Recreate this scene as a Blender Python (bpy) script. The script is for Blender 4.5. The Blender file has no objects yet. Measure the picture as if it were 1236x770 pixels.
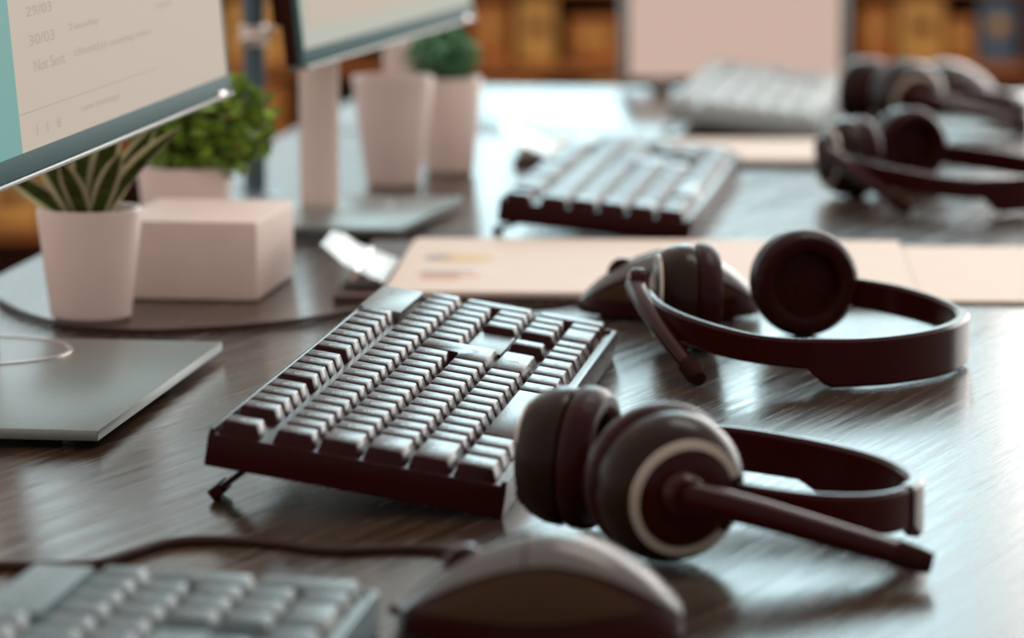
import bpy, bmesh, math, random
from mathutils import Vector, Matrix, Euler
random.seed(7)
SC = bpy.context.scene
COL = SC.collection
PI = math.pi

# ------------------------------------------------------------------ camera
cd = bpy.data.cameras.new('camera'); cam = bpy.data.objects.new('camera', cd); COL.objects.link(cam)
cam.location = (0, 0, .305); cam.rotation_euler = (math.radians(90 - 8.213), 0, 0)
cd.sensor_fit = 'HORIZONTAL'; cd.sensor_width = 36; cd.lens = 4635 / 1236 * 36
cd.clip_start = .05; cd.clip_end = 60
cd.dof.use_dof = True; cd.dof.focus_distance = 1.76; cd.dof.aperture_fstop = 7.6
SC.camera = cam

# ------------------------------------------------------------------ light
w = bpy.data.worlds.new('room_light'); SC.world = w; w.use_nodes = True
bg = w.node_tree.nodes['Background']; bg.inputs[0].default_value = (.92, .80, .74, 1); bg.inputs[1].default_value = .80

def area(name, loc, rot, sx, sy, power, color):
    l = bpy.data.lights.new(name, 'AREA'); l.shape = 'RECTANGLE'; l.size = sx; l.size_y = sy; l.energy = power; l.color = color
    o = bpy.data.objects.new(name, l); o.location = loc; o.rotation_euler = rot; COL.objects.link(o); return o
# first is added fill for the left desk; other two carry the window daylight
area('window_and_fill_light', (-2.53, 7.12, 1.57), (math.radians(-90), 0, 0), 4.6, 2.94, 46, (.58, .90, .98))
area('window_and_fill_light', (.31, 7.12, 1.57), (math.radians(-90), 0, 0), .98, 2.94, 33, (.62, .92, 1.0))  # strip split off the next window, teal added to tint the key tops
area('window_and_fill_light', (3.38, 7.12, 1.57), (math.radians(-90), 0, 0), 5.0, 2.94, 185, (1.0, .985, .95))
# unseen overhead fill, added to brighten upward-facing surfaces
area('overhead_fill_light', (.9, 2.6, 2.35), (0, 0, 0), 1.2, .5, 16, (1, .93, .85))

SC.view_settings.view_transform = 'Standard'; SC.view_settings.look = 'None'
SC.view_settings.gamma = 1; SC.view_settings.exposure = 0.0

# ------------------------------------------------------------------ materials
def mat(name, col, rough=.5, metal=0, ior=1.5, tint=None, emit=None, es=1, coat=0, trans=0):
    m = bpy.data.materials.new(name); m.use_nodes = True
    b = m.node_tree.nodes['Principled BSDF']
    b.inputs['Base Color'].default_value = (*col, 1); b.inputs['Roughness'].default_value = rough
    b.inputs['Metallic'].default_value = metal; b.inputs['IOR'].default_value = ior
    if tint: b.inputs['Specular Tint'].default_value = (*tint, 1)
    if emit: b.inputs['Emission Color'].default_value = (*emit, 1); b.inputs['Emission Strength'].default_value = es
    if coat: b.inputs['Coat Weight'].default_value = coat; b.inputs['Coat Roughness'].default_value = .1
    if trans: b.inputs['Transmission Weight'].default_value = trans
    return m

def noisy(m, scale=40, amt=.15, bump=0.0, stretch=(1, 1, 1), coords='Object', detail=4):
    """mottle the base colour slightly and add fine relief"""
    nt = m.node_tree; N = nt.nodes; L = nt.links; b = N['Principled BSDF']
    tc = N.new('ShaderNodeTexCoord'); mp = N.new('ShaderNodeMapping'); mp.inputs['Scale'].default_value = stretch
    nz = N.new('ShaderNodeTexNoise'); nz.inputs['Scale'].default_value = scale; nz.inputs['Detail'].default_value = detail
    L.new(tc.outputs[coords], mp.inputs[0]); L.new(mp.outputs[0], nz.inputs['Vector'])
    c = b.inputs['Base Color'].default_value[:3]
    r = N.new('ShaderNodeValToRGB'); r.color_ramp.elements[0].position = .3; r.color_ramp.elements[1].position = .7
    r.color_ramp.elements[0].color = (*[x * (1 - amt) for x in c], 1); r.color_ramp.elements[1].color = (*[min(1, x * (1 + amt)) for x in c], 1)
    L.new(nz.outputs['Fac'], r.inputs[0]); L.new(r.outputs[0], b.inputs['Base Color'])
    if bump:
        bp = N.new('ShaderNodeBump'); bp.inputs['Strength'].default_value = bump; bp.inputs['Distance'].default_value = .001
        L.new(nz.outputs['Fac'], bp.inputs['Height']); L.new(bp.outputs[0], b.inputs['Normal'])
    return m

TEAL = (.05, .16, .20)     # low sheen seen straight on, full sheen at a glancing angle
M = {}
M['key'] = noisy(mat('black_key_plastic', (.030, .0036, .0022), .24, ior=1.5, tint=TEAL), 900, .12, .25)
M['case'] = noisy(mat('black_case_plastic', (.030, .0036, .0022), .26, ior=1.5, tint=TEAL), 700, .1, .15)
M['legend'] = mat('legend_print', (.62, .66, .66), .5)
M['pale_glare_key'] = noisy(mat('key_plastic_pale_glare', (.36, .40, .40), .45), 500, .06)  # glare on the farthest keys, painted as a pale base colour
M['pale_and_glare_case'] = noisy(mat('pale_plastic_and_glare', (.30, .34, .34), .4), 500, .06)  # keyboard glare put into the colour; the screen frame's own pale grey
M['black'] = noisy(mat('black_gloss_plastic', (.032, .0042, .0024), .22, ior=1.5, tint=TEAL), 600, .1)
M['shell'] = noisy(mat('brown_black_shell', (.022, .009, .0055), .24, ior=1.5, tint=(.12, .18, .20)), 600, .1)
M['cushion'] = noisy(mat('black_leatherette', (.028, .0045, .0026), .34, ior=1.5, tint=TEAL), 300, .2, .4)
M['silver'] = noisy(mat('brushed_silver', (.20, .215, .20), .32, .6), 300, .06)
M['ring'] = mat('pale_metal_ring', (.55, .50, .42), .3, .5)
M['chrome'] = mat('chrome', (.78, .68, .64), .30, 1)
M['white'] = noisy(mat('white_ceramic', (.84, .69, .63), .35), 30, .03)
M['whitebox'] = noisy(mat('white_card', (.80, .66, .60), .5), 60, .03)
M['paper'] = noisy(mat('paper', (.83, .70, .60), .6, ior=1.3), 60, .02)
M['board'] = mat('clipboard_board', (.07, .035, .022), .5)
M['bezel'] = noisy(mat('teal_grey_bezel', (.05, .13, .14), .62, ior=1.3), 200, .05)
M['monitor_back'] = mat('dark_monitor_back', (.030, .006, .004), .5, ior=1.2)
M['soil'] = noisy(mat('potting_soil', (.03, .018, .01), .9), 200, .5, .6)
M['leaf'] = noisy(mat('snake_leaf_green', (.10, .13, .02), .4), 60, .5, stretch=(1, 1, 4))
M['leaf_edge'] = mat('snake_leaf_margin', (.72, .66, .45), .45)
M['bush'] = noisy(mat('bush_green', (.20, .34, .03), .5), 60, .6)
M['bush2'] = noisy(mat('bush_blue_green', (.12, .32, .16), .5), 60, .5)
M['stem'] = mat('plant_stem', (.05, .06, .015), .6)
M['post'] = noisy(mat('blue_grey_steel', (.10, .16, .20), .4, .3), 80, .08)
M['cable'] = mat('cable_rubber', (.030, .010, .007), .5, ior=1.3)
M['pink'] = mat('lit_pink_screen', (.03, .02, .02), .6, ior=1.2, emit=(.60, .43, .36), es=1)
M['shelfwood'] = noisy(mat('shelf_wood', (.42, .14, .03), .5), 8, .35, stretch=(1, 1, 6))
M['crate'] = noisy(mat('crate_wood_orange', (.52, .19, .035), .6), 10, .4, stretch=(1, 1, 5))
M['crate2'] = noisy(mat('crate_wood_golden', (.75, .40, .10), .6), 10, .4, stretch=(1, 1, 5))
M['crate3'] = noisy(mat('crate_wood_dark', (.13, .03, .010), .6), 10, .4, stretch=(1, 1, 5))
M['bluebook'] = mat('blue_cloth', (.10, .17, .24), .6)
M['wall'] = noisy(mat('teal_grey_wall_paint', (.48, .70, .74), .8), 3, .05)
M['frame'] = mat('window_frame_paint', (.6, .58, .55), .5)
M['glass'] = mat('window_glass', (1, 1, 1), .02, trans=1)
M['led'] = mat('power_light', (.8, .7, .7), .3, emit=(1, .85, .85), es=1.3)
M['screen'] = mat('screen_page', (.02, .02, .02), .6, ior=1.25, emit=(.46, .385, .315), es=1)
M['screen_teal'] = mat('screen_teal_pane', (.02, .02, .02), .6, ior=1.25, emit=(.12, .30, .28), es=1)
M['screen_grey'] = mat('screen_grey_page', (.02, .02, .02), .6, ior=1.25, emit=(.40, .41, .35), es=1)
M['screen_text'] = mat('screen_text', (.02, .02, .02), .6, ior=1.25, emit=(.36, .30, .25), es=1)
M['screen_line'] = mat('screen_rule', (.02, .02, .02), .6, ior=1.25, emit=(.36, .30, .25), es=1)
M['pie'] = mat('chart_yellow', (.78, .56, .28), .6)
M['pie_grey'] = mat('chart_grey', (.42, .38, .38), .6)
M['print_red'] = mat('print_red', (.80, .30, .18), .6)
M['print_grey'] = mat('print_grey', (.45, .42, .42), .6)
M['glare_key'] = noisy(mat('key_plastic_teal_glare', (.085, .125, .135), .4), 500, .06)  # glare on black keys painted into the base colour
M['glare_case'] = noisy(mat('case_plastic_teal_glare', (.17, .25, .27), .4), 500, .06)  # the same glare, painted lighter into the case colour
M['foam'] = noisy(mat('mic_foam', (.022, .006, .004), .9, ior=1.2), 900, .3, .6)
M['mouse_top'] = noisy(mat('mouse_grey_top', (.085, .080, .078), .27, ior=1.5), 300, .05)
M['mouse_side'] = noisy(mat('mouse_brown_side', (.045, .020, .007), .3, ior=1.4, tint=(.2, .3, .3)), 300, .05)
M['ledplate'] = noisy(mat('light_plate', (.10, .10, .095), .3, ior=1.5), 300, .05)

def wood(name, dark, light, angle, rough, bump):
    m = mat(name, dark, rough); nt = m.node_tree; N = nt.nodes; L = nt.links; b = N['Principled BSDF']
    tc = N.new('ShaderNodeTexCoord'); rt = N.new('ShaderNodeMapping'); rt.inputs['Rotation'].default_value = (0, 0, -angle)
    mp = N.new('ShaderNodeMapping'); mp.inputs['Scale'].default_value = (1.0, 26, 1)
    L.new(tc.outputs['Object'], rt.inputs[0]); L.new(rt.outputs[0], mp.inputs[0])
    n1 = N.new('ShaderNodeTexNoise'); n1.inputs['Scale'].default_value = 9; n1.inputs['Detail'].default_value = 8; n1.inputs['Roughness'].default_value = .65
    mp2 = N.new('ShaderNodeMapping'); mp2.inputs['Scale'].default_value = (1.0, 12, 1)
    n2 = N.new('ShaderNodeTexNoise'); n2.inputs['Scale'].default_value = 60; n2.inputs['Detail'].default_value = 4
    L.new(mp.outputs[0], n1.inputs['Vector']); L.new(rt.outputs[0], mp2.inputs[0]); L.new(mp2.outputs[0], n2.inputs['Vector'])
    r = N.new('ShaderNodeValToRGB'); e = r.color_ramp.elements
    e[0].position = .35; e[0].color = (*dark, 1); e[1].position = .68; e[1].color = (*light, 1)
    L.new(n1.outputs['Fac'], r.inputs[0]); L.new(r.outputs[0], b.inputs['Base Color'])
    mx = N.new('ShaderNodeMath'); mx.operation = 'MULTIPLY_ADD'; mx.inputs[1].default_value = 1.1
    L.new(n2.outputs['Fac'], mx.inputs[0]); L.new(n1.outputs['Fac'], mx.inputs[2])
    bp = N.new('ShaderNodeBump'); bp.inputs['Strength'].default_value = bump; bp.inputs['Distance'].default_value = .0008
    L.new(mx.outputs[0], bp.inputs['Height']); L.new(bp.outputs[0], b.inputs['Normal'])
    rr = N.new('ShaderNodeMapRange'); rr.inputs[1].default_value = .3; rr.inputs[2].default_value = .7
    rr.inputs[3].default_value = rough - .06; rr.inputs[4].default_value = rough + .12
    L.new(n1.outputs['Fac'], rr.inputs[0]); L.new(rr.outputs[0], b.inputs['Roughness'])
    return m
M['desk'] = wood('dark_desk_wood', (.026, .013, .007), (.080, .046, .024), math.radians(74), .20, .06)
M['desk'].node_tree.nodes['Principled BSDF'].inputs['Specular Tint'].default_value = (.80, .95, 1, 1)
M['floor'] = wood('brown_floor_wood', (.10, .04, .012), (.22, .09, .03), math.radians(90), .45, .2)

# ------------------------------------------------------------------ helpers
def link(name, bm, m, parent=None, smooth=True, mats=None, loc=None):
    me = bpy.data.meshes.new(name)
    bmesh.ops.recalc_face_normals(bm, faces=bm.faces)
    bm.to_mesh(me); bm.free()
    for x in (mats or [m]): me.materials.append(x)
    if smooth:
        me.polygons.foreach_set('use_smooth', [True] * len(me.polygons))
        try: me.set_sharp_from_angle(angle=math.radians(35))
        except Exception: pass
    return link_mesh(name, me, parent, loc)
def link_mesh(name, me, parent=None, loc=None):
    o = bpy.data.objects.new(name, me); COL.objects.link(o)
    if parent: o.parent = parent
    if loc is not None: o.location = loc
    return o
def tag(o, label=None, cat=None, group=None, kind=None):
    if label: o['label'] = label
    if cat: o['category'] = cat
    if group: o['group'] = group
    if kind: o['kind'] = kind
    return o
def thing(name, label, cat, loc=(0, 0, 0), rotz=0, group=None):
    o = bpy.data.objects.new(name, None); COL.objects.link(o); o.location = loc; o.rotation_euler = (0, 0, rotz); o.empty_display_size = .02
    return tag(o, label, cat, group)
def copy_tree(o, parent=None, skip=()):
    c = o.copy(); COL.objects.link(c)
    if parent: c.parent = parent
    for ch in o.children:
        if ch.name.split('.')[0] in skip: continue
        copy_tree(ch, c, skip)
    return c
def box(bm, c, s, rot=None, bevel=0):
    r = bmesh.ops.create_cube(bm, size=1); vs = r['verts']
    bmesh.ops.scale(bm, vec=s, verts=vs)
    if bevel:
        es = list({e for v in vs for e in v.link_edges})
        q = bmesh.ops.bevel(bm, geom=es, offset=bevel, segments=2, affect='EDGES', profile=.6)
        vs = list({v for f in q['faces'] for v in f.verts} | {v for v in vs if v.is_valid})
    if rot is not None: bmesh.ops.rotate(bm, cent=(0, 0, 0), matrix=rot, verts=vs)
    bmesh.ops.translate(bm, vec=c, verts=vs)
    return vs
def lathe(bm, prof, n=40, mtx=None, cap=True):
    rings = []
    for r, z in prof:
        if r < 1e-6: rings.append([bm.verts.new((0, 0, z))])
        else: rings.append([bm.verts.new((r * math.cos(2 * PI * k / n), r * math.sin(2 * PI * k / n), z)) for k in range(n)])
    for a, b in zip(rings, rings[1:]):
        for k in range(n):
            p = [a[k % len(a)], a[(k + 1) % len(a)], b[(k + 1) % len(b)], b[k % len(b)]]
            u = []
            for v in p:
                if v not in u: u.append(v)
            if len(u) > 2: bm.faces.new(u)
    vs = [v for r in rings for v in r]
    if mtx is not None: bmesh.ops.transform(bm, matrix=mtx, verts=vs)
    return vs
def catmull(P, n):
    P = [Vector(p) for p in P]; Q = [2 * P[0] - P[1]] + P + [2 * P[-1] - P[-2]]; out = []
    for i in range(1, len(Q) - 2):
        for k in range(n):
            t = k / n; a, b, c, d = Q[i - 1], Q[i], Q[i + 1], Q[i + 2]
            out.append(.5 * ((2 * b) + (c - a) * t + (2 * a - 5 * b + 4 * c - d) * t * t + (-a + 3 * b - 3 * c + d) * t ** 3))
    out.append(P[-1]); return out
def vcat(P, n):   # catmull for tuples of any length
    out = []; Q = [tuple(2 * a - b for a, b in zip(P[0], P[1]))] + list(P) + [tuple(2 * a - b for a, b in zip(P[-1], P[-2]))]
    for i in range(1, len(Q) - 2):
        for k in range(n):
            t = k / n
            out.append(tuple(.5 * (2 * b + (c - a) * t + (2 * a - 5 * b + 4 * c - d) * t * t + (-a + 3 * b - 3 * c + d) * t ** 3) for a, b, c, d in zip(Q[i - 1], Q[i], Q[i + 1], Q[i + 2])))
    out.append(tuple(P[-1])); return out
def tube(bm, pts, rad, n=8, smooth=8, squash=1):
    P = catmull(pts, smooth) if smooth > 1 else [Vector(p) for p in pts]
    rings = []; up = Vector((0, 0, 1))
    for i, p in enumerate(P):
        t = (P[min(i + 1, len(P) - 1)] - P[max(i - 1, 0)]).normalized()
        s = t.cross(up)
        if s.length < .05: s = t.cross(Vector((1, 0, 0)))
        s.normalize(); u = s.cross(t).normalized()
        r = rad(i / (len(P) - 1)) if callable(rad) else rad
        rings.append([bm.verts.new(p + r * (math.cos(2 * PI * k / n) * s + squash * math.sin(2 * PI * k / n) * u)) for k in range(n)])
    for a, b in zip(rings, rings[1:]):
        for k in range(n): bm.faces.new((a[k], a[(k + 1) % n], b[(k + 1) % n], b[k]))
    bm.faces.new(rings[0]); bm.faces.new(rings[-1][::-1])
TXT = {}
def text_mesh(s, size, m, align='CENTER'):
    k = (s, size, m.name, align)
    if k in TXT: return TXT[k]
    c = bpy.data.curves.new('t', 'FONT'); c.body = s; c.size = size; c.align_x = align; c.align_y = 'CENTER'; c.resolution_u = 2
    o = bpy.data.objects.new('t', c); COL.objects.link(o); bpy.context.view_layer.update()
    me = bpy.data.meshes.new_from_object(o.evaluated_get(bpy.context.evaluated_depsgraph_get()))
    bpy.data.objects.remove(o); bpy.data.curves.remove(c); me.materials.clear(); me.materials.append(m); me.name = 'print'; TXT[k] = me
    return me
def axis_matrix(center, axis):
    z = Vector(axis).normalized(); x = Vector((0, 0, 1)).cross(z).normalized(); y = z.cross(x)
    m = Matrix((x, y, z)).transposed().to_4x4(); m.translation = center; return m

D = Vector((.132, .991, 0)).normalized()          # direction the desks run in
DR = Vector((D.y, -D.x, 0))                        # towards the seats, on the right
YAW = math.atan2(DR.y, DR.x)                       # local x = DR, local y = D

# ------------------------------------------------------------------ the room
bm = bmesh.new(); box(bm, (0, 3, -.77), (16, 14, .04)); tag(link('floor', bm, M['floor'], smooth=False), kind='structure')
WX = [(-4.85, -.24), (-.19, .81), (.86, 5.90)]; WZ = (.08, 3.06)  # leftmost window is unseen, added to lighten the left desk and key tops
bm = bmesh.new()
def wallbox(x0, x1, z0, z1): box(bm, ((x0 + x1) / 2, 7.28, (z0 + z1) / 2), (x1 - x0, .2, z1 - z0))
wallbox(-7, WX[0][0], -.75, 3.6); wallbox(WX[0][1], WX[1][0], WZ[0], WZ[1]); wallbox(WX[1][1], WX[2][0], WZ[0], WZ[1]); wallbox(WX[2][1], 8, -.75, 3.6)
wallbox(WX[0][0], WX[2][1], -.75, WZ[0]); wallbox(WX[0][0], WX[2][1], WZ[1], 3.6)
tag(link('wall_back', bm, M['wall'], smooth=False), kind='structure')
bm = bmesh.new(); box(bm, (0.2, 7.165, -.70), (14, .03, .1)); tag(link('baseboard_back', bm, M['frame'], smooth=False), kind='structure')
for i, (x0, x1) in enumerate(WX):
    cx = (x0 + x1) / 2; cz = (WZ[0] + WZ[1]) / 2
    bm = bmesh.new(); box(bm, (cx, 7.36, cz), (x1 - x0, .006, WZ[1] - WZ[0]))
    wn = tag(link('window_%d' % (i + 1), bm, M['glass'], smooth=False), kind='structure')
    bm = bmesh.new()
    for zz in (WZ[0] + .03, WZ[1] - .03): box(bm, (cx, 7.33, zz), (x1 - x0, .06, .06), bevel=.006)
    for xx in (x0 + .03, x1 - .03): box(bm, (xx, 7.33, cz), (.06, .06, WZ[1] - WZ[0] - .12), bevel=.006)
    link('window_frame', bm, M['frame'], wn)
    bm = bmesh.new(); box(bm, (cx, 7.20, WZ[0] - .02), (x1 - x0 + .1, .16, .03), bevel=.004); link('window_sill', bm, M['frame'], wn)

# low bookcase in front of the far wall
bc = thing('bookcase', 'long low orange-brown wooden bookcase behind the desks, far out of focus', 'bookcase', (0, 6.2, -.75))
SH = [.06, .19, .32, .45, .58, .71]
for z in SH:
    bm = bmesh.new(); box(bm, (0, 0, z), (3.2, .32, .018), bevel=.002); link('shelf', bm, M['shelfwood'], bc)
for x in (-1.6, -.96, -.32, .32, .82, 1.6):
    bm = bmesh.new(); box(bm, (x, .0, .39), (.022, .322, .66), bevel=.002); link('upright_panel', bm, M['crate3'], bc)
bm = bmesh.new(); box(bm, (0, .165, .36), (3.2, .012, .70)); link('back_panel', bm, M['crate3'], bc)
bm = bmesh.new(); box(bm, (0, 0, .025), (3.1, .28, .05)); link('plinth', bm, M['crate3'], bc)
bm = bmesh.new(); box(bm, (0, 0, .739), (3.24, .34, .04), bevel=.003); link('top_board', bm, M['shelfwood'], bc)
def storage(x, lvl, wd, h, mk, label):
    r = thing('storage_box', label, 'box', (x, 6.17, -.75 + SH[lvl] + .0095), 0, 'wooden boxes on the far bookcase')
    m = M[mk]
    bm = bmesh.new(); box(bm, (0, 0, h / 2), (wd, .22, h), bevel=.003); link('body', bm, m, r)
    bm = bmesh.new(); box(bm, (0, -.112, h * .55), (wd * .45, .006, .02), bevel=.001); link('label_plate', bm, M['crate3' if mk == 'crate2' else 'crate2'], r)
for a in [(-.405, 4, .10, .10, 'crate2', 'golden box on the far bookcase, seen between the two monitors'),
          (-.400, 3, .09, .10, 'crate', 'orange-brown box on the far bookcase, low between the monitors and left of the white stand'),
          (-.790, 3, .10, .10, 'crate', 'orange-brown box on the far bookcase, at the left edge under the first monitor'),
          (-.800, 2, .10, .09, 'crate2', 'golden box low on the far bookcase, at the left edge beside the snake plant'),
          (-.035, 4, .06, .095, 'crate', 'orange box in the top row, just right of the second monitor'),
          (.038, 4, .06, .105, 'crate2', 'golden box in the top row, between second monitor and pink screen'),
          (.130, 4, .08, .070, 'crate', 'low orange box in the top row, touching the left edge of the pink screen'),
          (-.010, 3, .12, .10, 'crate', 'wide orange box in the lower row right of the second monitor'),
          (.085, 3, .05, .09, 'crate3', 'dark brown box in the lower row left of the pink screen'),
          (.150, 3, .06, .10, 'crate2', 'golden box in the lower row, at the left edge of the pink screen'),
          (.575, 4, .05, .09, 'crate', 'narrow orange box at the right edge of the pink screen'),
          (.645, 4, .07, .105, 'crate2', 'golden box in the top row above the farthest headset'),
          (.708, 4, .045, .07, 'crate', 'low orange box in the top row, between a golden and a blue box'),
          (.768, 4, .06, .105, 'bluebook', 'blue box in the top row at the top right corner'),
          (.600, 3, .09, .10, 'crate', 'wide orange box in the lower row behind the farthest headset'),
          (.700, 3, .08, .10, 'crate', 'orange box in the lower row, above the far right mouse'),
          (.775, 3, .04, .10, 'crate3', 'dark box in the lower row near the right edge')]: storage(*a)

# ------------------------------------------------------------------ desks
def desk(name, label, near, far, left_at):
    # near/far measured along D from origin line; left edge passes left_at
    o = thing(name, label, 'desk', (*(Vector(left_at) + D * 0).to_2d(), -.75), YAW)
    L = far - near; Wd = 1.5
    bm = bmesh.new(); box(bm, (Wd / 2, near + L / 2, .75 - .015), (Wd, L, .03), bevel=.002); link('desktop', bm, M['desk'], o)
    bm = bmesh.new(); box(bm, (Wd / 2, near + L / 2, .69), (Wd - .14, L - .14, .05)); link('apron', bm, M['case'], o)
    for a in (.05, Wd - .05):
        for b in (near + .05, far - .05):
            bm = bmesh.new(); box(bm, (a, b, .36), (.05, .05, .72), bevel=.003); link('leg', bm, M['case'], o)
    return o
LA = Vector((-.31, 2.306, 0))          # a point on the left edge of the row of desks
desk('desk', 'dark brown wooden desk nearest, carrying the sharp keyboard and both front headsets', -1.9, .905, LA)
desk('desk', 'dark wooden desk at the back, beyond the seam, under the farthest keyboard', .909, 1.40, LA)

# ------------------------------------------------------------------ keyboards
U = .01905; G = .11
def ins(poly, ix0, ix1, iy0, iy1):
    """inset a rectilinear ccw polygon: near end by ix0, far end ix1, front iy0, back iy1"""
    n = len(poly); out = []
    for i, p in enumerate(poly):
        a = poly[i - 1]; b = poly[(i + 1) % n]; x, y = p
        for q, r in ((a, p), (p, b)):
            dx, dy = r[0] - q[0], r[1] - q[1]
            if abs(dx) > abs(dy): y += iy0 if dx > 0 else -iy1
            else: x += -ix1 if dy > 0 else ix0
        out.append((x, y))
    return out
KM = {}
def key_mesh(poly, m):
    k = (tuple(poly), m.name)
    if k in KM: return KM[k]
    bm = bmesh.new(); g = .0005
    p0 = [(x * U, y * U) for x, y in poly]
    a = ins(p0, g, g, g, g); b = ins(p0, .0017, .0017, .0030, .0021)
    lo = [bm.verts.new((x, y, 0)) for x, y in a]; hi = [bm.verts.new((x, y, KH)) for x, y in b]
    n = len(lo); vert_e = []
    for i in range(n): bm.faces.new((lo[i], lo[(i + 1) % n], hi[(i + 1) % n], hi[i]))
    top = bm.faces.new(hi)
    es = list(top.edges) + [e for e in bm.edges if (e.verts[0] in lo) != (e.verts[1] in lo)]
    bmesh.ops.bevel(bm, geom=es, offset=.0005, segments=1, affect='EDGES')
    bmesh.ops.recalc_face_normals(bm, faces=bm.faces)
    me = bpy.data.meshes.new('key'); bm.to_mesh(me); bm.free(); me.materials.append(m)
    me.polygons.foreach_set('use_smooth', [True] * len(me.polygons))
    try: me.set_sharp_from_angle(angle=math.radians(50))
    except Exception: pass
    KM[k] = me; return me
def layout():
    K = []  # x, y, w, h, legend
    r = ['Esc', None, 'F1', 'F2', 'F3', 'F4', .5, 'F5', 'F6', 'F7', 'F8', .5, 'F9', 'F10', 'F11', 'F12']
    x = 0
    for q in r:
        if q is None: x += 1
        elif isinstance(q, float): x += q
        else: K.append((x, 5.21, 1, 1, q)); x += 1
    for i, s in enumerate(('Prt', 'Scr', 'Brk')): K.append((15 + G + i, 5.21, 1, 1, s))
    for i, s in enumerate('`1234567890-=\\'): K.append((i, 4, 1, 1, s))
    K.append((14, 4, 1, 1, '<-'))
    K.append((0, 3, 1.5, 1, 'Tab'))
    for i, s in enumerate('QWERTYUIOP[]'): K.append((1.5 + i, 3, 1, 1, s))
    K.append((0, 2, 1.75, 1, 'Caps'))
    for i, s in enumerate("ASDFGHJKL;'"): K.append((1.75 + i, 2, 1, 1, s))
    K.append((0, 1, 2.25, 1, 'Shift'))
    for i, s in enumerate('ZXCVBNM,./'): K.append((2.25 + i, 1, 1, 1, s))
    K.append((12.25, 1, 2.75, 1, 'UP'))
    x = 0
    for wd, s in ((1.25, 'Ctrl'), (1.25, 'Win'), (1.25, 'Alt'), (6.25, ''), (1.25, 'Alt'), (1.25, 'Win'), (1.25, 'Fn'), (1.25, 'Ctrl')):
        K.append((x, 0, wd, 1, s)); x += wd
    n = 15 + G
    for i, s in enumerate(('Ins', 'Hm', 'PU')): K.append((n + i, 4, 1, 1, s))
    for i, s in enumerate(('Del', 'End', 'PD')): K.append((n + i, 3, 1, 1, s))
    K.append((n + 1, 1, 1, 1, '^'))
    for i, s in enumerate('<v>'): K.append((n + i, 0, 1, 1, s))
    n = 18 + 2 * G
    for i, s in enumerate(('Nm', '/', '*', '-')): K.append((n + i, 4, 1, 1, s))
    for r_, ss in ((3, '789'), (2, '456'), (1, '123')):
        for i, s in enumerate(ss): K.append((n + i, r_, 1, 1, s))
    K.append((n + 3, 2, 1, 2, '+')); K.append((n + 3, 0, 1, 2, '='))
    K.append((n, 0, 2, 1, '0')); K.append((n + 2, 0, 1, 1, '.'))
    return K
KL = 22 + 2 * G
def arrow_mesh(kind, m):
    bm = bmesh.new()
    if kind == 'enter': P = [(-.0035, 0), (-.001, -.0022), (-.001, -.0008), (.0026, -.0008), (.0026, .0024), (.0014, .0024), (.0014, .0006), (-.001, .0006), (-.001, .0022)]
    else: P = [(0, .003), (-.0028, 0), (-.0012, 0), (-.0012, -.0028), (.0012, -.0028), (.0012, 0), (.0028, 0)]
    bm.faces.new([bm.verts.new((x, y, 0)) for x, y in P]); me = bpy.data.meshes.new('legend'); bm.to_mesh(me); bm.free(); me.materials.append(m); return me
def kb_matrix(loc, tilt):
    a = math.radians(tilt); X = D; Y = Vector((-D.y * math.cos(a), D.x * math.cos(a), math.sin(a))); Z = X.cross(Y)
    m = Matrix((X, Y, Z)).transposed().to_4x4(); m.translation = loc; return m
ZP = .0130; KH = .0055       # plate height over the underside; key tops at ZP + KH
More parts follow.
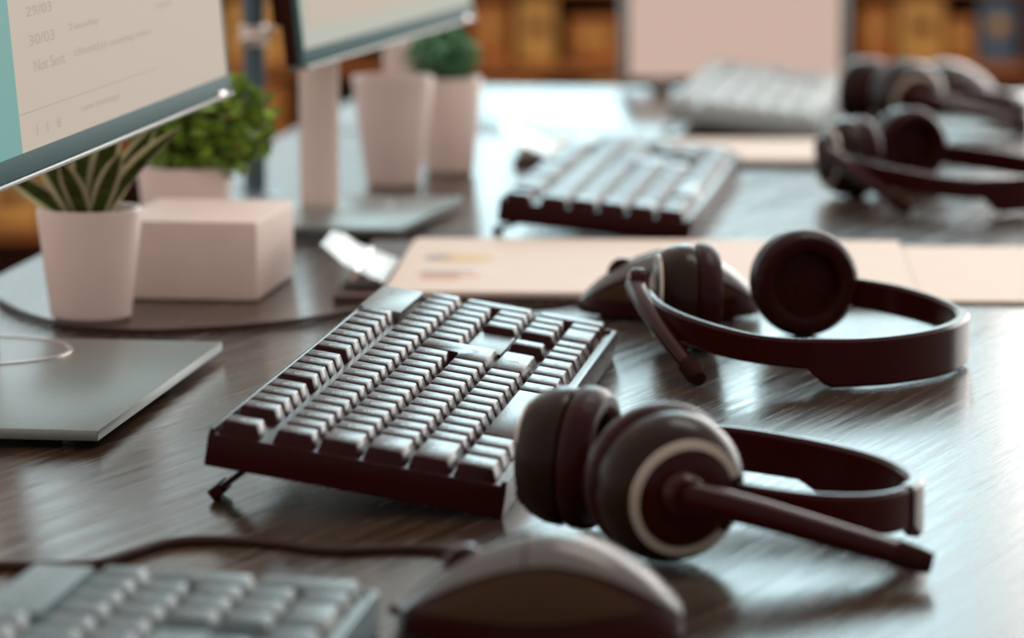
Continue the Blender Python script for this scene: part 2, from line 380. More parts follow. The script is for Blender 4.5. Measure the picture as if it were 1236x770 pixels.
def make_keyboard(label, loc, tilt, km, cm, legends=True, feet=True, group=None, plate='ledplate'):
    r = thing('keyboard', label, 'keyboard', group=group); r.matrix_world = kb_matrix(loc, tilt)
    # case: lofted tray with a slim raised rim
    bm = bmesh.new()
    x0, x1, y0, y1 = -.12 * U, (KL + .16) * U, -.24 * U, 6.36 * U
    box(bm, ((x0 + x1) / 2, (y0 + y1) / 2, ZP / 2 - .0005), (x1 - x0, y1 - y0, ZP + .001), bevel=.0012)
    link('case', bm, cm, r)
    for nm, c, s in (('front_rim', ((x0 + x1) / 2, y0 + .0016, ZP), (x1 - x0 - .002, .0026, .0034)), ('back_rim', ((x0 + x1) / 2, y1 - .0012, ZP), (x1 - x0 - .002, .0018, .004)),
                     ('end_rim', (x1 - .0014, (y0 + y1) / 2, ZP), (.0022, y1 - y0 - .006, .0034))):
        bm = bmesh.new(); box(bm, c, s, bevel=.0006); link(nm, bm, cm, r)
    # raised blank plates between the key groups
    bm = bmesh.new(); n = 18 + 2 * G
    box(bm, ((n + 2) * U, 5.72 * U, ZP + .002), (3.94 * U, 1.12 * U, .005), bevel=.0008); pl = link('indicator_plate', bm, M[plate], r)
    for i, s in enumerate(('1', 'A', 'S')):
        bm = bmesh.new(); box(bm, ((n + .9 + i * 1.1) * U, 5.9 * U, ZP + .0046), (.0026, .0012, .0004)); link('indicator_light', bm, M['legend'], pl)
    box_ = [((15 + G / 2 + 1.5) * U, 2.5 * U, (3 - .1) * U, .94 * U)]
    for cx, cy, sx, sy in box_:
        bm = bmesh.new(); box(bm, (cx, cy, ZP + .0012), (sx, sy, .003), bevel=.0005); link('blank_plate', bm, cm, r)
    for x, y, wd, h, s in layout():
        me = key_mesh([(0, 0), (wd, 0), (wd, h), (0, h)], km)
        k = link_mesh('key', me, r, (x * U, y * U, ZP))
        if wd > 6: k.name = 'space_bar'
        if legends and s:
            l = link_mesh('legend', arrow_mesh('up', M['legend']) if s == 'UP' else text_mesh(s, .0062 if len(s) == 1 else .0042, M['legend']), k,
                          (wd * U / 2 if len(s) > 2 or s == 'UP' else (wd * .5 - .08) * U, h * U / 2 + .0006, KH + .00012))
    k = link_mesh('enter_key', key_mesh([(12.75, 2), (15, 2), (15, 4), (13.5, 4), (13.5, 3), (12.75, 3)], km), r, (0, 0, ZP))
    if legends: link_mesh('legend', arrow_mesh('enter', M['legend']), k, (14.2 * U, 2.55 * U, KH + .00012))
    for fx in (1.6, 20.6):
        bm = bmesh.new()
        if feet:
            a = math.radians(tilt)
            hz = (5.35 * U) * math.sin(a)                     # height of the hinge over the desk
            ln = .0265; fy, fz = 5.35 * U, 0
            # swing down until the tip meets the desk
            best = min((abs((fy + ln * math.cos(t)) * math.sin(a) + (-ln * math.sin(t)) * math.cos(a) - .0001), t) for t in [i * .01 for i in range(5, 157)])[1]
            R = Matrix.Rotation(-best, 3, 'X')
            box(bm, (0, 0, 0), (.016, ln, .0026), bevel=.0006)
            bmesh.ops.translate(bm, vec=(0, ln / 2, 0), verts=bm.verts)
            v2 = box(bm, (0, ln - .002, -.0002), (.018, .006, .0052), bevel=.001)
            bmesh.ops.rotate(bm, cent=(0, 0, 0), matrix=R, verts=bm.verts)
            bmesh.ops.translate(bm, vec=(fx * U, fy, fz + .0010), verts=bm.verts)
            link('foot', bm, cm, r)
        else:
            box(bm, (fx * U, 5.7 * U, -.0026), (.02, .01, .0046), bevel=.0004); link('foot', bm, cm, r)
    return r
make_keyboard('black full-size keyboard in focus, its rear feet folded out, left of the two front headsets', (-.0081, 1.5421, .0016), 9, M['key'], M['case'])
make_keyboard('blurred black keyboard with painted grey-teal glare, cut off by the bottom left corner, lying flat', (-.108, .910, .0014), 2, M['glare_key'], M['glare_case'], feet=False, plate='glare_case')
make_keyboard('dark keyboard beyond the first clipboard, in front of the second clipboard', (.110, 2.455, .0016), 5.5, M['key'], M['case'], legends=False)
make_keyboard('keyboard farthest back with its glare painted pale grey, before the pink screen', (.246, 3.135, .0026), 7, M['pale_glare_key'], M['pale_and_glare_case'], legends=False, plate='pale_and_glare_case')

# ------------------------------------------------------------------ monitors
def make_monitor(label, far_corner, width, height, z0, tilt, kind, D=D, YAW=YAW):
    # screen faces the seats on the right; local x = normal (towards DR), local y = along D
    near = Vector((*far_corner, 0)) - D * width
    ctr = (near + Vector((*far_corner, 0))) / 2
    r = thing('monitor', label, 'monitor', (ctr.x, ctr.y, 0), YAW)
    T = Matrix.Translation((0, 0, z0)) @ Matrix.Rotation(-math.radians(tilt), 4, 'Y')
    def part(name, bm, m, parent=r, **k):
        bmesh.ops.transform(bm, matrix=T, verts=bm.verts); return link(name, bm, m, parent, **k)
    w2 = width / 2
    bm = bmesh.new(); box(bm, (-.006, 0, height / 2), (.010, width, height), bevel=.002); hs = part('housing', bm, M['monitor_back'])
    bm = bmesh.new(); box(bm, (-.016, 0, height * .5), (.016, width * .90, height * .84), bevel=.006); part('back_cover', bm, M['monitor_back'])
    # front frame pieces
    bz = .0098
    bm = bmesh.new(); box(bm, (.0, 0, bz / 2), (.004, width, bz), bevel=.0006)
    part('bottom_bezel', bm, M['bezel'])
    bm = bmesh.new(); box(bm, (-.003, 0, -.0012), (.013, width - .002, .0024), bevel=.0006); part('lower_lip', bm, M['silver'])
    bm = bmesh.new()
    for s in (-1, 1): box(bm, (0, s * (w2 - .0018), height / 2 + bz / 2), (.004, .0036, height - bz), bevel=.0005)
    box(bm, (0, 0, height - .003), (.004, width - .0072, .006), bevel=.0005)
    part('side_bezel', bm, M['bezel'])
    bm = bmesh.new(); box(bm, (.0026, w2 - .028, .0010), (.003, .008, .0026), bevel=.0006); part('power_light', bm, M['led'])
    # the lit panel
    def plate(name, y0, y1, za, zb, m, x=.0008, parent=hs):
        b = bmesh.new(); box(b, (x, (y0 + y1) / 2, (za + zb) / 2), (.0008, y1 - y0, zb - za)); return part(name, b, m, parent)
    if kind == 1:
        split = -w2 + (width - .458 - .0)     # teal pane on the near side of the page
        plate('screen', -w2 + .0036, split, bz, height - .006, M['screen_teal'])
        pg = plate('screen', split, w2 - .0036, bz, height - .006, M['screen'])
        def yof(Y): return w2 - (2.194 - Y) * 1.008
        def txt(s, Y0, Y1, z, hgt):
            me = text_mesh(s, 1, M['screen_text'], 'LEFT').copy()
            xs = [v.co.x for v in me.vertices]; ys = [v.co.y for v in me.vertices]
            sx = (yof(Y1) - yof(Y0)) / (max(xs) - min(xs)); sy = hgt * .8 / (max(ys) - min(ys))
            for v in me.vertices:
                a = (v.co.x - min(xs)) * sx + .017; b = (v.co.y - min(ys)) * sy
                v.co = T @ Vector((.0015, yof(Y0) + a, z + b))
            link_mesh('screen_text', me, r)
        txt('30/03', 1.753, 1.799, .0565, .0065); txt('Tuesday', 1.826, 1.888, .0575, .0055)
        txt('Not Sent', 1.757, 1.815, .0442, .0070); txt('client(s)', 1.833, 1.897, .0445, .0068); txt('meeting notes', 1.905, 1.995, .0445, .0055)
        txt('29/03', 1.753, 1.799, .0700, .0060); txt('reply', 2.01, 2.05, .0565, .0055)
        txt('I   I   8', 1.75, 1.795, .0155, .0060); txt('new message', 1.835, 1.915, .0175, .0045)
        b = bmesh.new(); box(b, (.0014, (yof(1.742) + yof(2.02)) / 2, .0272), (.0003, yof(2.02) - yof(1.742), .0005)); part('screen_rule', b, M['screen_line'])
    else:
        plate('screen', -w2 + .0036, w2 - .0036, bz, height - .006, M['screen_grey'])
        plate('screen', -w2 + .02, w2 - .012, bz + .012, height - .02, M['screen'], x=.0014)
    return r, T, ctr
def stand(r, near_right, length, width, neck, ring=True):
    """foot plate and neck, given in world coordinates, parented to the monitor"""
    inv = r.matrix_basis.inverted()
    nr = Vector((*near_right, 0)); c = nr + D * length / 2 - DR * width / 2
    bm = bmesh.new(); box(bm, (0, 0, 0), (width, length, .005), bevel=.0009)
    lc = inv @ Vector((c.x, c.y, 0)); lc.z = .0065
    bmesh.ops.translate(bm, vec=lc, verts=bm.verts); bp = link('stand_base', bm, M['silver'], r)
    bm = bmesh.new()
    for sx in (-1, 1):
        for sy in (-1, 1): box(bm, (lc.x + sx * (width / 2 - .03), lc.y + sy * (length / 2 - .03), .002), (.016, .016, .004))
    link('rubber_pad', bm, M['case'], bp)
    n = inv @ Vector((*neck, 0))
    bm = bmesh.new(); R1, R2 = .0505, .0485
    lathe(bm, [(R1, .0089), (R1, .0096), (R2, .0096), (R2, .0089)], 48); bmesh.ops.translate(bm, vec=(n.x, n.y, 0), verts=bm.verts)
    link('base_ring', bm, M['chrome'], bp)
    bm = bmesh.new(); tube(bm, [(n.x, n.y, .009), (n.x, n.y, .12), (n.x, n.y, .30)], .0135, 20, 4); link('stand_neck', bm, M['white'], r)
    bm = bmesh.new(); box(bm, ((n.x - .045) / 2, n.y * .5, .26), (abs(n.x + .02), .05 + abs(n.y), .05), bevel=.004); link('mounting_bracket', bm, M['monitor_back'], r)

m1, T1, c1 = make_monitor('large monitor at top left, lit page beside a teal pane', (-.1624, 2.194), .52, .30, .12, 5, 1)
bpy.context.view_layer.update()
stand(m1, (-.186, 1.70), .272, .20, (-.275, 1.938))
m2, T2, c2 = make_monitor('second monitor behind the first, its lower edge over the white pots', (-.0295, 2.853), .486, .30, .12, 6, 2, D=Vector((.207, .978, 0)), YAW=math.atan2(-.207, .978))
bpy.context.view_layer.update()
stand(m2, (-.064, 2.462), .19, .20, (-.131, 2.60))

# ------------------------------------------------------------------ headsets
def make_headset(label, origin, band, cups, boom, ring_gap, group=None, pad_drop=.0095, br=.0058):
    """band: (x, y, z_top, z_bottom, thickness) along the C-shaped headband; cups: centre and outward axis"""
    O = Vector(origin); r = thing('headset', label, 'headset', origin, group=group)
    P = vcat(band, 8)
    def sweep(pp, off=0, grow=0):
        bm = bmesh.new(); rings = []
        for i, (x, y, zt, zb, th) in enumerate(pp):
            a = pp[max(i - 1, 0)]; b = pp[min(i + 1, len(pp) - 1)]
            t = Vector((b[0] - a[0], b[1] - a[1], 0)).normalized(); nrm = Vector((t.y, -t.x, 0))
            c = Vector((x, y, 0)) - O + nrm * off; h = th / 2; bz = min(.0016, th * .35)
            zt += grow; zb -= grow
            sec = [(-h, zb + bz), (-h + bz, zb), (h - bz, zb), (h, zb + bz), (h, zt - bz), (h - bz, zt), (-h + bz, zt), (-h, zt - bz)]
            rings.append([bm.verts.new(c + nrm * s + Vector((0, 0, z))) for s, z in sec])
        for A, B in zip(rings, rings[1:]):
            for k in range(8): bm.faces.new((A[k], A[(k + 1) % 8], B[(k + 1) % 8], B[k]))
        bm.faces.new(rings[0]); bm.faces.new(rings[-1][::-1]); return bm
    link('headband', sweep(P), M['black'], r)
    # padded crown section, deeper towards the desk
    n = len(P); i0, i1 = int(n * .36), int(n * .74)
    pad = []
    for i in range(i0, i1):
        x, y, zt, zb, th = P[i]; e = min(1, (i - i0) / 2.5, (i1 - 1 - i) / 2.5)
        pad.append((x, y, zt + .0004, max(.0012, zb - pad_drop * e), th + .0022))
    link('headband_pad', sweep(pad), M['black'], r)
    for ci, (c, ax, size) in enumerate(cups):
        mt = axis_matrix(Vector(c) - O, ax) @ Matrix.Scale(size, 4)
        bm = bmesh.new()
        lathe(bm, [(.0, .0185), (.010, .0183), (.0165, .0172), (.018, .0160), (.0225, .0158), (.0255, .0125), (.0282, .006), (.0288, 0), (.0282, -.002), (.0, -.002)], 56, mt)
        sh = link('ear_cup', bm, M['shell'], r)
        bm = bmesh.new()
        g0, g1 = ring_gap; nn = 44; rr = []
        for k in range(nn + 1):
            t = g0 + (g1 - g0) * k / nn; q = []
            for rad, z in ((.0188, .0157), (.0190, .0172), (.0222, .0168), (.0224, .0153)): q.append(bm.verts.new(mt @ Vector((rad * math.cos(t), rad * math.sin(t), z))))
            rr.append(q)
        for A, B in zip(rr, rr[1:]):
            for k in range(3): bm.faces.new((A[k], A[k + 1], B[k + 1], B[k]))
        link('cup_ring', bm, M['ring'], sh)
        bm = bmesh.new(); lathe(bm, [(0, .0195), (.010, .0192), (.0168, .0180), (.0186, .0166), (.0186, .0150), (0, .0150)], 40, mt); link('cup_face', bm, M['black'], sh)
        bm = bmesh.new(); pr = []
        for k in range(17):
            t = PI / 2 - PI * k / 16; pr.append((.0205 + .0088 * math.cos(t) if True else 0, -.0085 + .0078 * math.sin(t)))
        pr = [(.0285 - .004, -.0015)] + pr
        lathe(bm, [(.0265, -.002), (.0292, -.005), (.0298, -.0085), (.0290, -.0125), (.0262, -.0158), (.0225, -.0165), (.0190, -.0150), (.0172, -.0115), (.0168, -.006)], 56, mt)
        link('ear_cushion', bm, M['cushion'], r)
        bm = bmesh.new(); lathe(bm, [(0, -.0065), (.0172, -.0062), (.0172, -.0035), (0, -.0035)], 40, mt); link('speaker_cloth', bm, M['cushion'], sh)
        # yoke arm from the band end to the cup
        e = P[0] if ci == 0 else P[-1]
        ev = Vector((e[0], e[1], (e[2] + e[3]) / 2)) - O; cc = mt @ Vector((0, 0, .010)); 
        side = (ev - cc); side.z = 0
        att = cc + side.normalized() * .024 * size
        bm = bmesh.new(); tube(bm, [ev, (ev + att) / 2 + Vector((0, 0, .0015)), att], .0048, 10, 5, squash=1.2); link('yoke', bm, M['black'], r)
    if boom:
        pts = [Vector(p) - O for p in boom]
        bm = bmesh.new(); tube(bm, pts, lambda t: br - br * .27 * t, 12, 6, squash=.9); b = link('microphone_boom', bm, M['black'], r)
        d = (pts[-1] - pts[-2]).normalized()
        bm = bmesh.new(); tube(bm, [pts[-1] - d * .003, pts[-1] + d * .006, pts[-1] + d * .0115], lambda t: .0052 - .0012 * t * t, 12, 3); link('microphone_tip', bm, M['foam'], b)
        bm = bmesh.new(); lathe(bm, [(0, .008), (.007, .0075), (.0085, .005), (.0085, 0), (0, 0)], 28, axis_matrix(pts[0] + Vector(cups[0][1]).normalized() * -.004, cups[0][1])); link('boom_pivot', bm, M['black'], r)
    return r

# mid headset: sharp, band on the right, front cup on the left
bandA = [(.068, 1.972, .038, .026, .006), (.078, 1.925, .034, .020, .005), (.098, 1.893, .030, .0150, .005), (.125, 1.874, .0262, .0118, .005), (.158, 1.870, .0250, .0100, .005),
         (.190, 1.882, .0250, .0100, .005), (.218, 1.912, .0255, .0100, .005), (.232, 1.955, .026, .0100, .005), (.226, 2.000, .027, .0110, .005), (.208, 2.036, .029, .0125, .005), (.184, 2.056, .031, .0150, .005)]
hsA = make_headset('black headset in the middle, in focus, thin microphone arm pointing down towards the camera', (.15, 1.96, 0), bandA,
    [((.0915, 1.998, .0285), (-.99, -.10, .05), .97), ((.1565, 2.058, .0290), (-.16, .97, .03), .98)],
    [(.064, 1.972, .0385), (.068, 1.945, .032), (.0775, 1.912, .0205), (.0885, 1.884, .0085)], (0, 2 * PI))
# near headset: blurred, cup with the pale ring and long arm to the right
bandB = [(.083, 1.452, .033, .020, .006), (.100, 1.446, .031, .0165, .005), (.122, 1.444, .029, .0125, .005), (.143, 1.455, .0275, .0110, .005), (.1575, 1.480, .027, .0100, .005),
         (.1580, 1.505, .027, .0100, .005), (.148, 1.532, .028, .0105, .005), (.127, 1.556, .0295, .012, .005), (.095, 1.575, .032, .014, .005), (.062, 1.577, .034, .018, .005), (.040, 1.568, .036, .022, .006)]
hsB = make_headset('black headset nearest the camera, pale ring on its cup, long microphone arm to the right', (.09, 1.5, 0), bandB,
    [((.0600, 1.452, .0308), (.36, -.92, -.12), 1.03), ((.0225, 1.520, .0300), (-.93, .30, .05), .98)],
    [(.0655, 1.425, .0320), (.092, 1.419, .0265), (.125, 1.415, .0175), (.1465, 1.413, .0115)], (.35, 5.55), pad_drop=.005, br=.0070)
# two blurred ones further back
hsC = copy_tree(hsA); hsC['label'] = 'blurred headset at right, behind the first clipboard, light shell and mic arm towards the camera'
hsC.location = (.305, 2.70, 0); hsC.rotation_euler = (0, 0, math.radians(14))
hsD = copy_tree(hsB); hsD['label'] = 'blurred dark headset at the back right, farthest of the four'
hsD.location = (.365, 3.24, 0); hsD.rotation_euler = (0, 0, math.radians(-4))

# ------------------------------------------------------------------ mice
def make_mouse(label, loc, rot):
    """local +x = front (buttons, cable side), length .102"""
    r = thing('mouse', label, 'mouse', loc, rot)
    Lh = .051
    def sect(x):
        t = (x + Lh) / (2 * Lh); s = max(0, 1 - abs(2 * t - 1) ** 2.6) ** .5
        wd = .0305 * s * (1 - .10 * math.sin(PI * t)); h = .0375 * (max(0, math.sin(PI * min(1, (t * .93 + .035))))) ** .62 * (1 - .28 * max(0, t - .45))
        return wd, h
    def shell(x0, x1, a0, a1, grow, nx=24, na=16, close=False):
        bm = bmesh.new(); rows = []
        for i in range(nx + 1):
            x = x0 + (x1 - x0) * i / nx; wd, h = sect(x); q = []
            for k in range(na + 1):
                a = a0 + (a1 - a0) * k / na
                cy = math.copysign(abs(math.cos(a)) ** .72, math.cos(a)) * (wd + grow); cz = (abs(math.sin(a)) ** .80) * (h - .003 + grow) + .003
                q.append(bm.verts.new((x, cy, cz)))
            rows.append(q)
        for A, B in zip(rows, rows[1:]):
            for k in range(na): bm.faces.new((A[k], A[k + 1], B[k + 1], B[k]))
        if close:
            for A, B in zip(rows, rows[1:]): bm.faces.new((A[0], B[0], B[-1], A[-1]))
            bm.faces.new(rows[0]); bm.faces.new(rows[-1][::-1])
        bmesh.ops.remove_doubles(bm, verts=bm.verts, dist=1e-6); return bm
    link('body', shell(-Lh + .0002, Lh - .0002, 0, PI, 0, 28, 22, True), M['case'], r)
    for sgn in (1, -1):
        bm = bmesh.new(); rows = []
        for i in range(21):
            t = i / 20; x = -.038 + .078 * t; wd, h = sect(x); hf = math.sin(PI * t) ** .6; q = []
            for k in range(9):
                a = .50 - .36 * hf + (.36 + .26) * hf * k / 8
                cy = abs(math.cos(a)) ** .72 * (wd + .0007); cz = (abs(math.sin(a)) ** .80) * (h - .003 + .0007) + .003
                q.append(bm.verts.new((x, sgn * cy, cz)))
            rows.append(q)
        for A, B in zip(rows, rows[1:]):
            for k in range(8): bm.faces.new((A[k], A[k + 1], B[k + 1], B[k]))
        bmesh.ops.remove_doubles(bm, verts=bm.verts, dist=1e-5); link('side_grip', bm, M['mouse_side'], r)
    bm = shell(-Lh + .001, .004, .80, PI - .80, .0008); bmesh.ops.solidify(bm, geom=bm.faces[:], thickness=.0006); link('palm_cover', bm, M['mouse_top'], r)
    for s in (0, 1):
        a0, a1 = (.80, PI / 2 - .07) if s == 0 else (PI / 2 + .07, PI - .80)
        bm = shell(.0048, Lh - .001, a0, a1, .0008, 16, 8); bmesh.ops.solidify(bm, geom=bm.faces[:], thickness=.0006); link('button', bm, M['mouse_top'], r)
    bm = bmesh.new(); lathe(bm, [(0, -.0035), (.008, -.0035), (.009, -.002), (.009, .002), (.008, .0035), (0, .0035)], 24, Matrix.Translation((.026, 0, .0235)) @ Matrix.Rotation(PI / 2, 4, 'X')); link('scroll_wheel', bm, M['case'], r)
    bm = bmesh.new(); box(bm, (0, 0, .0016), (.075, .040, .003), bevel=.0008); link('glide_plate', bm, M['case'], r)
    return r
mA = make_mouse('blurred dark mouse at the bottom edge, in front of the nearest headset', (.0100, 1.328, 0), math.radians(176))
mB = copy_tree(mA); mB.location = (.088, 2.125, 0); mB.rotation_euler = (0, 0, math.radians(174)); mB['label'] = 'dark mouse behind the middle headset, between its two ear cups'
mC = copy_tree(mA); mC.location = (.392, 3.50, 0); mC.rotation_euler = (0, 0, math.radians(160)); mC['label'] = 'blurred mouse at the far right, behind the farthest headset'
def cable(label, pts, rad=.0017):
    bm = bmesh.new(); tube(bm, pts, rad, 8, 8); return tag(link('cable', bm, M['cable']), label, 'cable')
cable('thin dark cable running left from the mouse behind the keyboard, past the white pot', [(.036, 2.130, .008), (.022, 2.133, .004), (-.01, 2.138, .0018), (-.05, 2.140, .0018), (-.087, 2.129, .0018), (-.118, 2.092, .0018), (-.144, 2.073, .0018), (-.170, 2.060, .0018), (-.196, 2.052, .0018), (-.220, 2.058, .0018), (-.245, 2.078, .0018), (-.272, 2.120, .0018), (-.298, 2.185, .0018)])
cable('thin dark cable curving left from the nearest mouse, in front of the keyboard', [(-.0420, 1.330, .009), (-.038, 1.365, .005), (-.018, 1.410, .002), (-.014, 1.450, .0018), (-.034, 1.472, .0018), (-.070, 1.469, .0018), (-.088, 1.479, .0018), (-.104, 1.486, .0018), (-.122, 1.489, .0018), (-.136, 1.483, .0018), (-.149, 1.462, .0018), (-.160, 1.444, .0018), (-.176, 1.440, .0018), (-.205, 1.440, .0018), (-.23, 1.44, .0018)], .0019)

# ------------------------------------------------------------------ clipboards with papers
def clipboard(label, plabel, corner, yaw, lx, ly, printed=True):
    """corner = near left corner; local x runs right, local y away from the camera"""
    r = thing('clipboard', label, 'clipboard', (*corner, 0), yaw)
    bm = bmesh.new(); box(bm, (lx / 2, ly / 2, .0018), (lx, ly, .0034), bevel=.0008); link('board', bm, M['board'], r)
    bm = bmesh.new(); box(bm, (.014, ly * .33, .0058), (.022, .105, .0042), bevel=.001); cp = link('clip', bm, M['silver'], r)
    # sprung lever: a bent plate that rises to a rounded tongue
    bm = bmesh.new(); prof = [(.028, .0082), (.021, .011), (.013, .0145), (.004, .018), (-.004, .0245), (-.011, .028)]
    wds = [.054, .054, .052, .050, .046, .034]; A = []
    for (x, z), wd in zip(prof, wds): A.append([bm.verts.new((x, ly * .29 + s * wd, z)) for s in (-1, -.5, 0, .5, 1)])
    for p, q in zip(A, A[1:]):
        for k in range(4): bm.faces.new((p[k], p[k + 1], q[k + 1], q[k]))
    bmesh.ops.solidify(bm, geom=bm.faces[:], thickness=.0011); link('clip_lever', bm, M['chrome'], cp)
    bm = bmesh.new(); tube(bm, [(.010, ly * .29 - .052, .0125), (.010, ly * .29 + .052, .0125)], .0034, 12, 1); link('clip_spring', bm, M['chrome'], cp)
    p = thing('paper', plabel, 'paper', (*corner, .0036), yaw)
    for k in range(3):
        bm = bmesh.new(); box(bm, (lx / 2 + .0135 + .0004 * k, ly / 2 + .0006 * k, .0004 + k * .0007), (lx - .028, ly - .012, .0006)); link('sheet', bm, M['paper'], p)
    if printed:
        zt = .0023
        def disc(name, cx, cy, rad, a0, a1, m, z=zt):
            bm = bmesh.new(); n = 24; c = bm.verts.new((cx, cy, z)); v = [bm.verts.new((cx + rad * math.cos(a0 + (a1 - a0) * i / n), cy + rad * math.sin(a0 + (a1 - a0) * i / n), z)) for i in range(n + 1)]
            for i in range(n): bm.faces.new((c, v[i], v[i + 1]))
            link(name, bm, m, p, smooth=False)
        cy = .158; cx = .062
        disc('pie_chart', cx, cy, .0215, -2.4, 2.2, M['pie']); disc('pie_slice', cx, cy, .0215, 2.25, 3.82, M['pie_grey'])
        for i, (x, y, l, m) in enumerate([(.046, .072, .034, 'print_red'), (.042, .082, .026, 'print_grey'), (.046, .060, .022, 'print_red'), (.045, .092, .030, 'print_grey')]):
            bm = bmesh.new(); box(bm, (x + l / 2, y, zt), (l, .0042, .0002)); link('printed_line', bm, M[m], p)
    return r, p
clipboard('clipboard with a bright metal clip at its left end, behind the keyboard', 'white printed sheets with a yellow pie chart on the nearer clipboard', (-.103, 2.182), math.radians(-3), .335, .262)
clipboard('blurred clipboard farther back with a bright clip, behind the second keyboard', 'blank white sheets on the farther clipboard', (.000, 2.935), math.radians(-3), .27, .175, False)
p3 = thing('paper', 'loose white sheet on the desk at the right edge, right of the printed sheets', 'paper', (.2335, 2.172, 0), math.radians(-3))
for k in range(2):
    bm = bmesh.new(); box(bm, (.149, .128, .0006 + .0009 * k), (.297, .25, .0008)); link('sheet', bm, M['paper'], p3)

# ------------------------------------------------------------------ plants, pots and box
def pot(name, label, loc, r0, r1, h, cat='pot', wall=.003):
    r = thing(name, label, cat, (*loc, 0))
    bm = bmesh.new(); lathe(bm, [(0, 0), (r0 - .002, 0), (r0, .002), (r1, h - .002), (r1 - .001, h), (r1 - wall, h), (r1 - wall - .001, h - .003), (r0 - wall + .001, .006), (0, .006)], 48); link('pot' if cat != 'cup' else 'body', bm, M['white'], r)
    return r
sp = pot('snake_plant', 'snake plant with pale-edged leaves in a white round pot, below the first monitor', (-.2345, 2.118), .0225, .0295, .062, 'plant')
bm = bmesh.new(); lathe(bm, [(0, .056), (.0262, .055), (.026, .05), (0, .05)], 32); link('soil', bm, M['soil'], sp)
def leaf(parent, base, direction, length, wid, bend, twist):
    bm = bmesh.new(); n = 10; dv = Vector(direction).normalized(); side = Vector((math.cos(twist), math.sin(twist), 0)); side = (side - dv * side.dot(dv)).normalized(); nrm = dv.cross(side)
    rows = []
    for i in range(n + 1):
        t = i / n; c = Vector(base) + dv * length * t + Vector((dv.x, dv.y, -.25)) * bend * t * t
        wd = wid * (.55 + .9 * t - 1.45 * t ** 3.2) if t < 1 else .0002
        wd = max(wd, .0003); q = []
        for s in (-1, -.62, 0, .62, 1): q.append(bm.verts.new(c + side * wd * s + nrm * (.35 * wd * (s * s)) ))
        rows.append(q)
    for A, B in zip(rows, rows[1:]):
        for k in range(4):
            f = bm.faces.new((A[k], A[k + 1], B[k + 1], B[k])); f.material_index = 1 if k in (0, 3) else 0
    bmesh.ops.solidify(bm, geom=bm.faces[:], thickness=.0009)
    link('leaf', bm, None, parent, mats=[M['leaf'], M['leaf_edge']])
for d, l, wd, b, tw in [((.52, .0, .85), .078, .0082, .022, .9), ((.22, -.2, 1), .070, .0080, .006, .2), ((-.05, -.15, 1), .085, .0085, .004, -.2), ((-.40, -.1, .9), .058, .0075, .012, .3), ((-.75, .0, .75), .045, .0065, .014, .5),
                       ((.1, .25, 1), .090, .008, .006, .5), ((-.25, .25, 1), .078, .0075, .010, -.4), ((.42, .3, .9), .060, .0065, .014, .2), ((.30, -.35, .9), .046, .0060, .010, 0), ((-.2, -.4, .9), .042, .006, .012, .1)]:
    v = Vector(d); leaf(sp, (v.x * .009, v.y * .009, .053), d, min(l * 1.08, .070), wd * 1.25, b, tw)

def bush(name, label, loc, r0, r1, h, crown, cr, n, m, lsize):
    r = pot(name, label, loc, r0, r1, h, 'plant')
    bm = bmesh.new(); lathe(bm, [(0, h - .007), (r1 - .0035, h - .008), (r1 - .0035, h - .012), (0, h - .012)], 32); link('soil', bm, M['soil'], r)
    bs = bmesh.new(); bl = bmesh.new(); cc = Vector(crown)
    for i in range(n):
        while True:
            v = Vector((random.uniform(-1, 1), random.uniform(-1, 1), random.uniform(-1, 1)))
            if .35 < v.length < 1: break
        p = cc + Vector((v.x * cr[0], v.y * cr[1], v.z * cr[2]))
        if i % 12 == 0: tube(bs, [(random.uniform(-.01, .01), random.uniform(-.01, .01), h - .01), tuple((p + Vector((0, 0, h))) * .5 * .9 + Vector((0, 0, .004))), tuple(p)], .0006, 4, 2)
        R = Euler((random.uniform(-1, 1), random.uniform(-1, 1), random.uniform(0, 6.28))).to_matrix(); s = lsize * random.uniform(.7, 1.3)
        q = [bl.verts.new(p + R @ Vector(a) * s) for a in ((-1, 0, 0), (-.3, .55, .12), (.5, .45, .1), (1, 0, -.1), (.5, -.45, .1), (-.3, -.55, .12))]
        bl.faces.new(q[:4]); bl.faces.new((q[0], q[3], q[4], q[5]))
    link('stem', bs, M['stem'], r); tag(link('foliage', bl, m, r, smooth=False), kind='stuff')
    return r
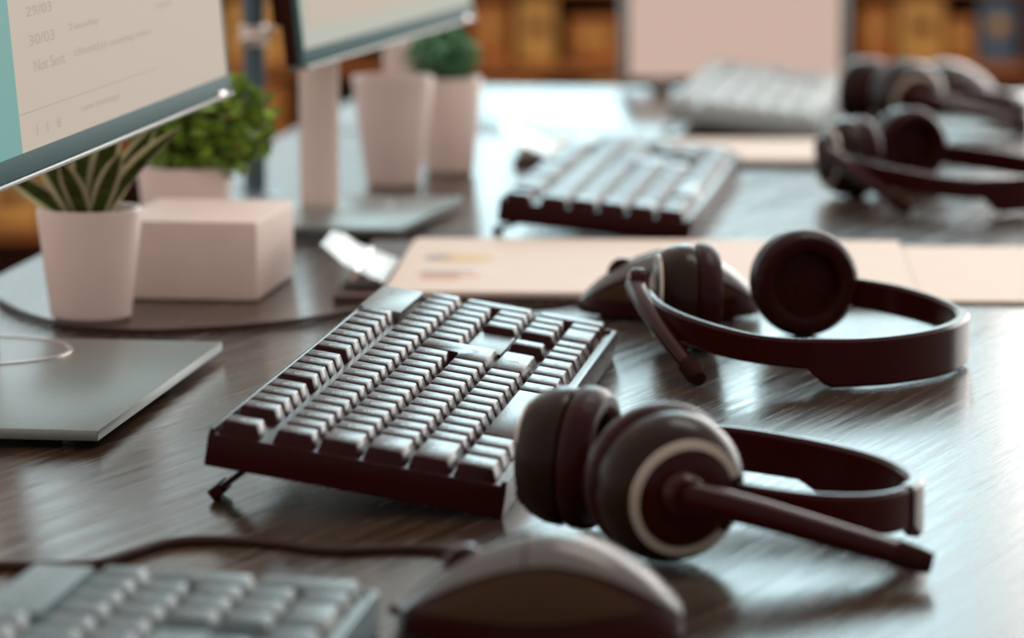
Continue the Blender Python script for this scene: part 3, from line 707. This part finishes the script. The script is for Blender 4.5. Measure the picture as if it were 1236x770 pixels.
bush('bushy_plant', 'bright green bushy plant in a white pot, behind the white box', (-.204, 2.385), .024, .0300, .058, (.012, 0, .083), (.046, .040, .036), 760, M['bush'], .0054)
bush('bushy_plant', 'small blurred green plant in a white pot, under the far end of the second monitor', (-.047, 2.89), .0185, .0245, .072, (-.004, 0, .087), (.028, .026, .024), 500, M['bush2'], .0040)
pot('cup', 'wide white tapered cup between the monitor stand and the potted plant', (-.087, 2.80), .0200, .0300, .080, 'cup')
pot('cup', 'narrow tall white cup standing behind the wide white cup', (-.083, 2.93), .0125, .0155, .096, 'cup')

bx = thing('box', 'white rectangular box right of the snake plant pot, in front of the bushy plant', 'box', (-.180, 2.243, 0), YAW)
bm = bmesh.new(); box(bm, (0, 0, .0232), (.084, .113, .0464), bevel=.0034); link('body', bm, M['whitebox'], bx)

# post with chrome joint behind the plants
ps = thing('post', 'blue-grey upright steel post with a chrome joint, behind the bushy plant', 'post', (-.183, 2.72, 0), 0)
bm = bmesh.new(); lathe(bm, [(0, 0), (.022, 0), (.022, .004), (.010, .006), (.0078, .008), (.0078, .30), (0, .30)], 28); link('pole', bm, M['post'], ps)
bm = bmesh.new(); lathe(bm, [(.0080, .108), (.0098, .109), (.0098, .122), (.0080, .123)], 28); tube(bm, [(-.008, -.008, .112), (.004, -.012, .116), (.016, -.010, .121)], .0028, 10, 4); link('joint', bm, M['chrome'], ps)

# upright pale panel at the end of the desks
pn = thing('upright_screen', 'small upright screen with a plain pale pink page at the far end of the desks', 'screen', (.212, 3.665, 0), 0)
bm = bmesh.new(); box(bm, (0, 0, .052), (.206, .010, .090), bevel=.002); link('housing', bm, M['silver'], pn)
bm = bmesh.new(); box(bm, (0, -.0058, .052), (.200, .002, .084)); link('screen', bm, M['pink'], pn)
for s in (-1, 1):
    bm = bmesh.new(); box(bm, (s * .1065, 0, .052), (.007, .016, .094), bevel=.002); link('side_frame', bm, M['pale_and_glare_case'], pn)
    bm = bmesh.new(); box(bm, (s * .07, -.002, .0035), (.02, .06, .007), bevel=.001); link('foot', bm, M['silver'], pn)
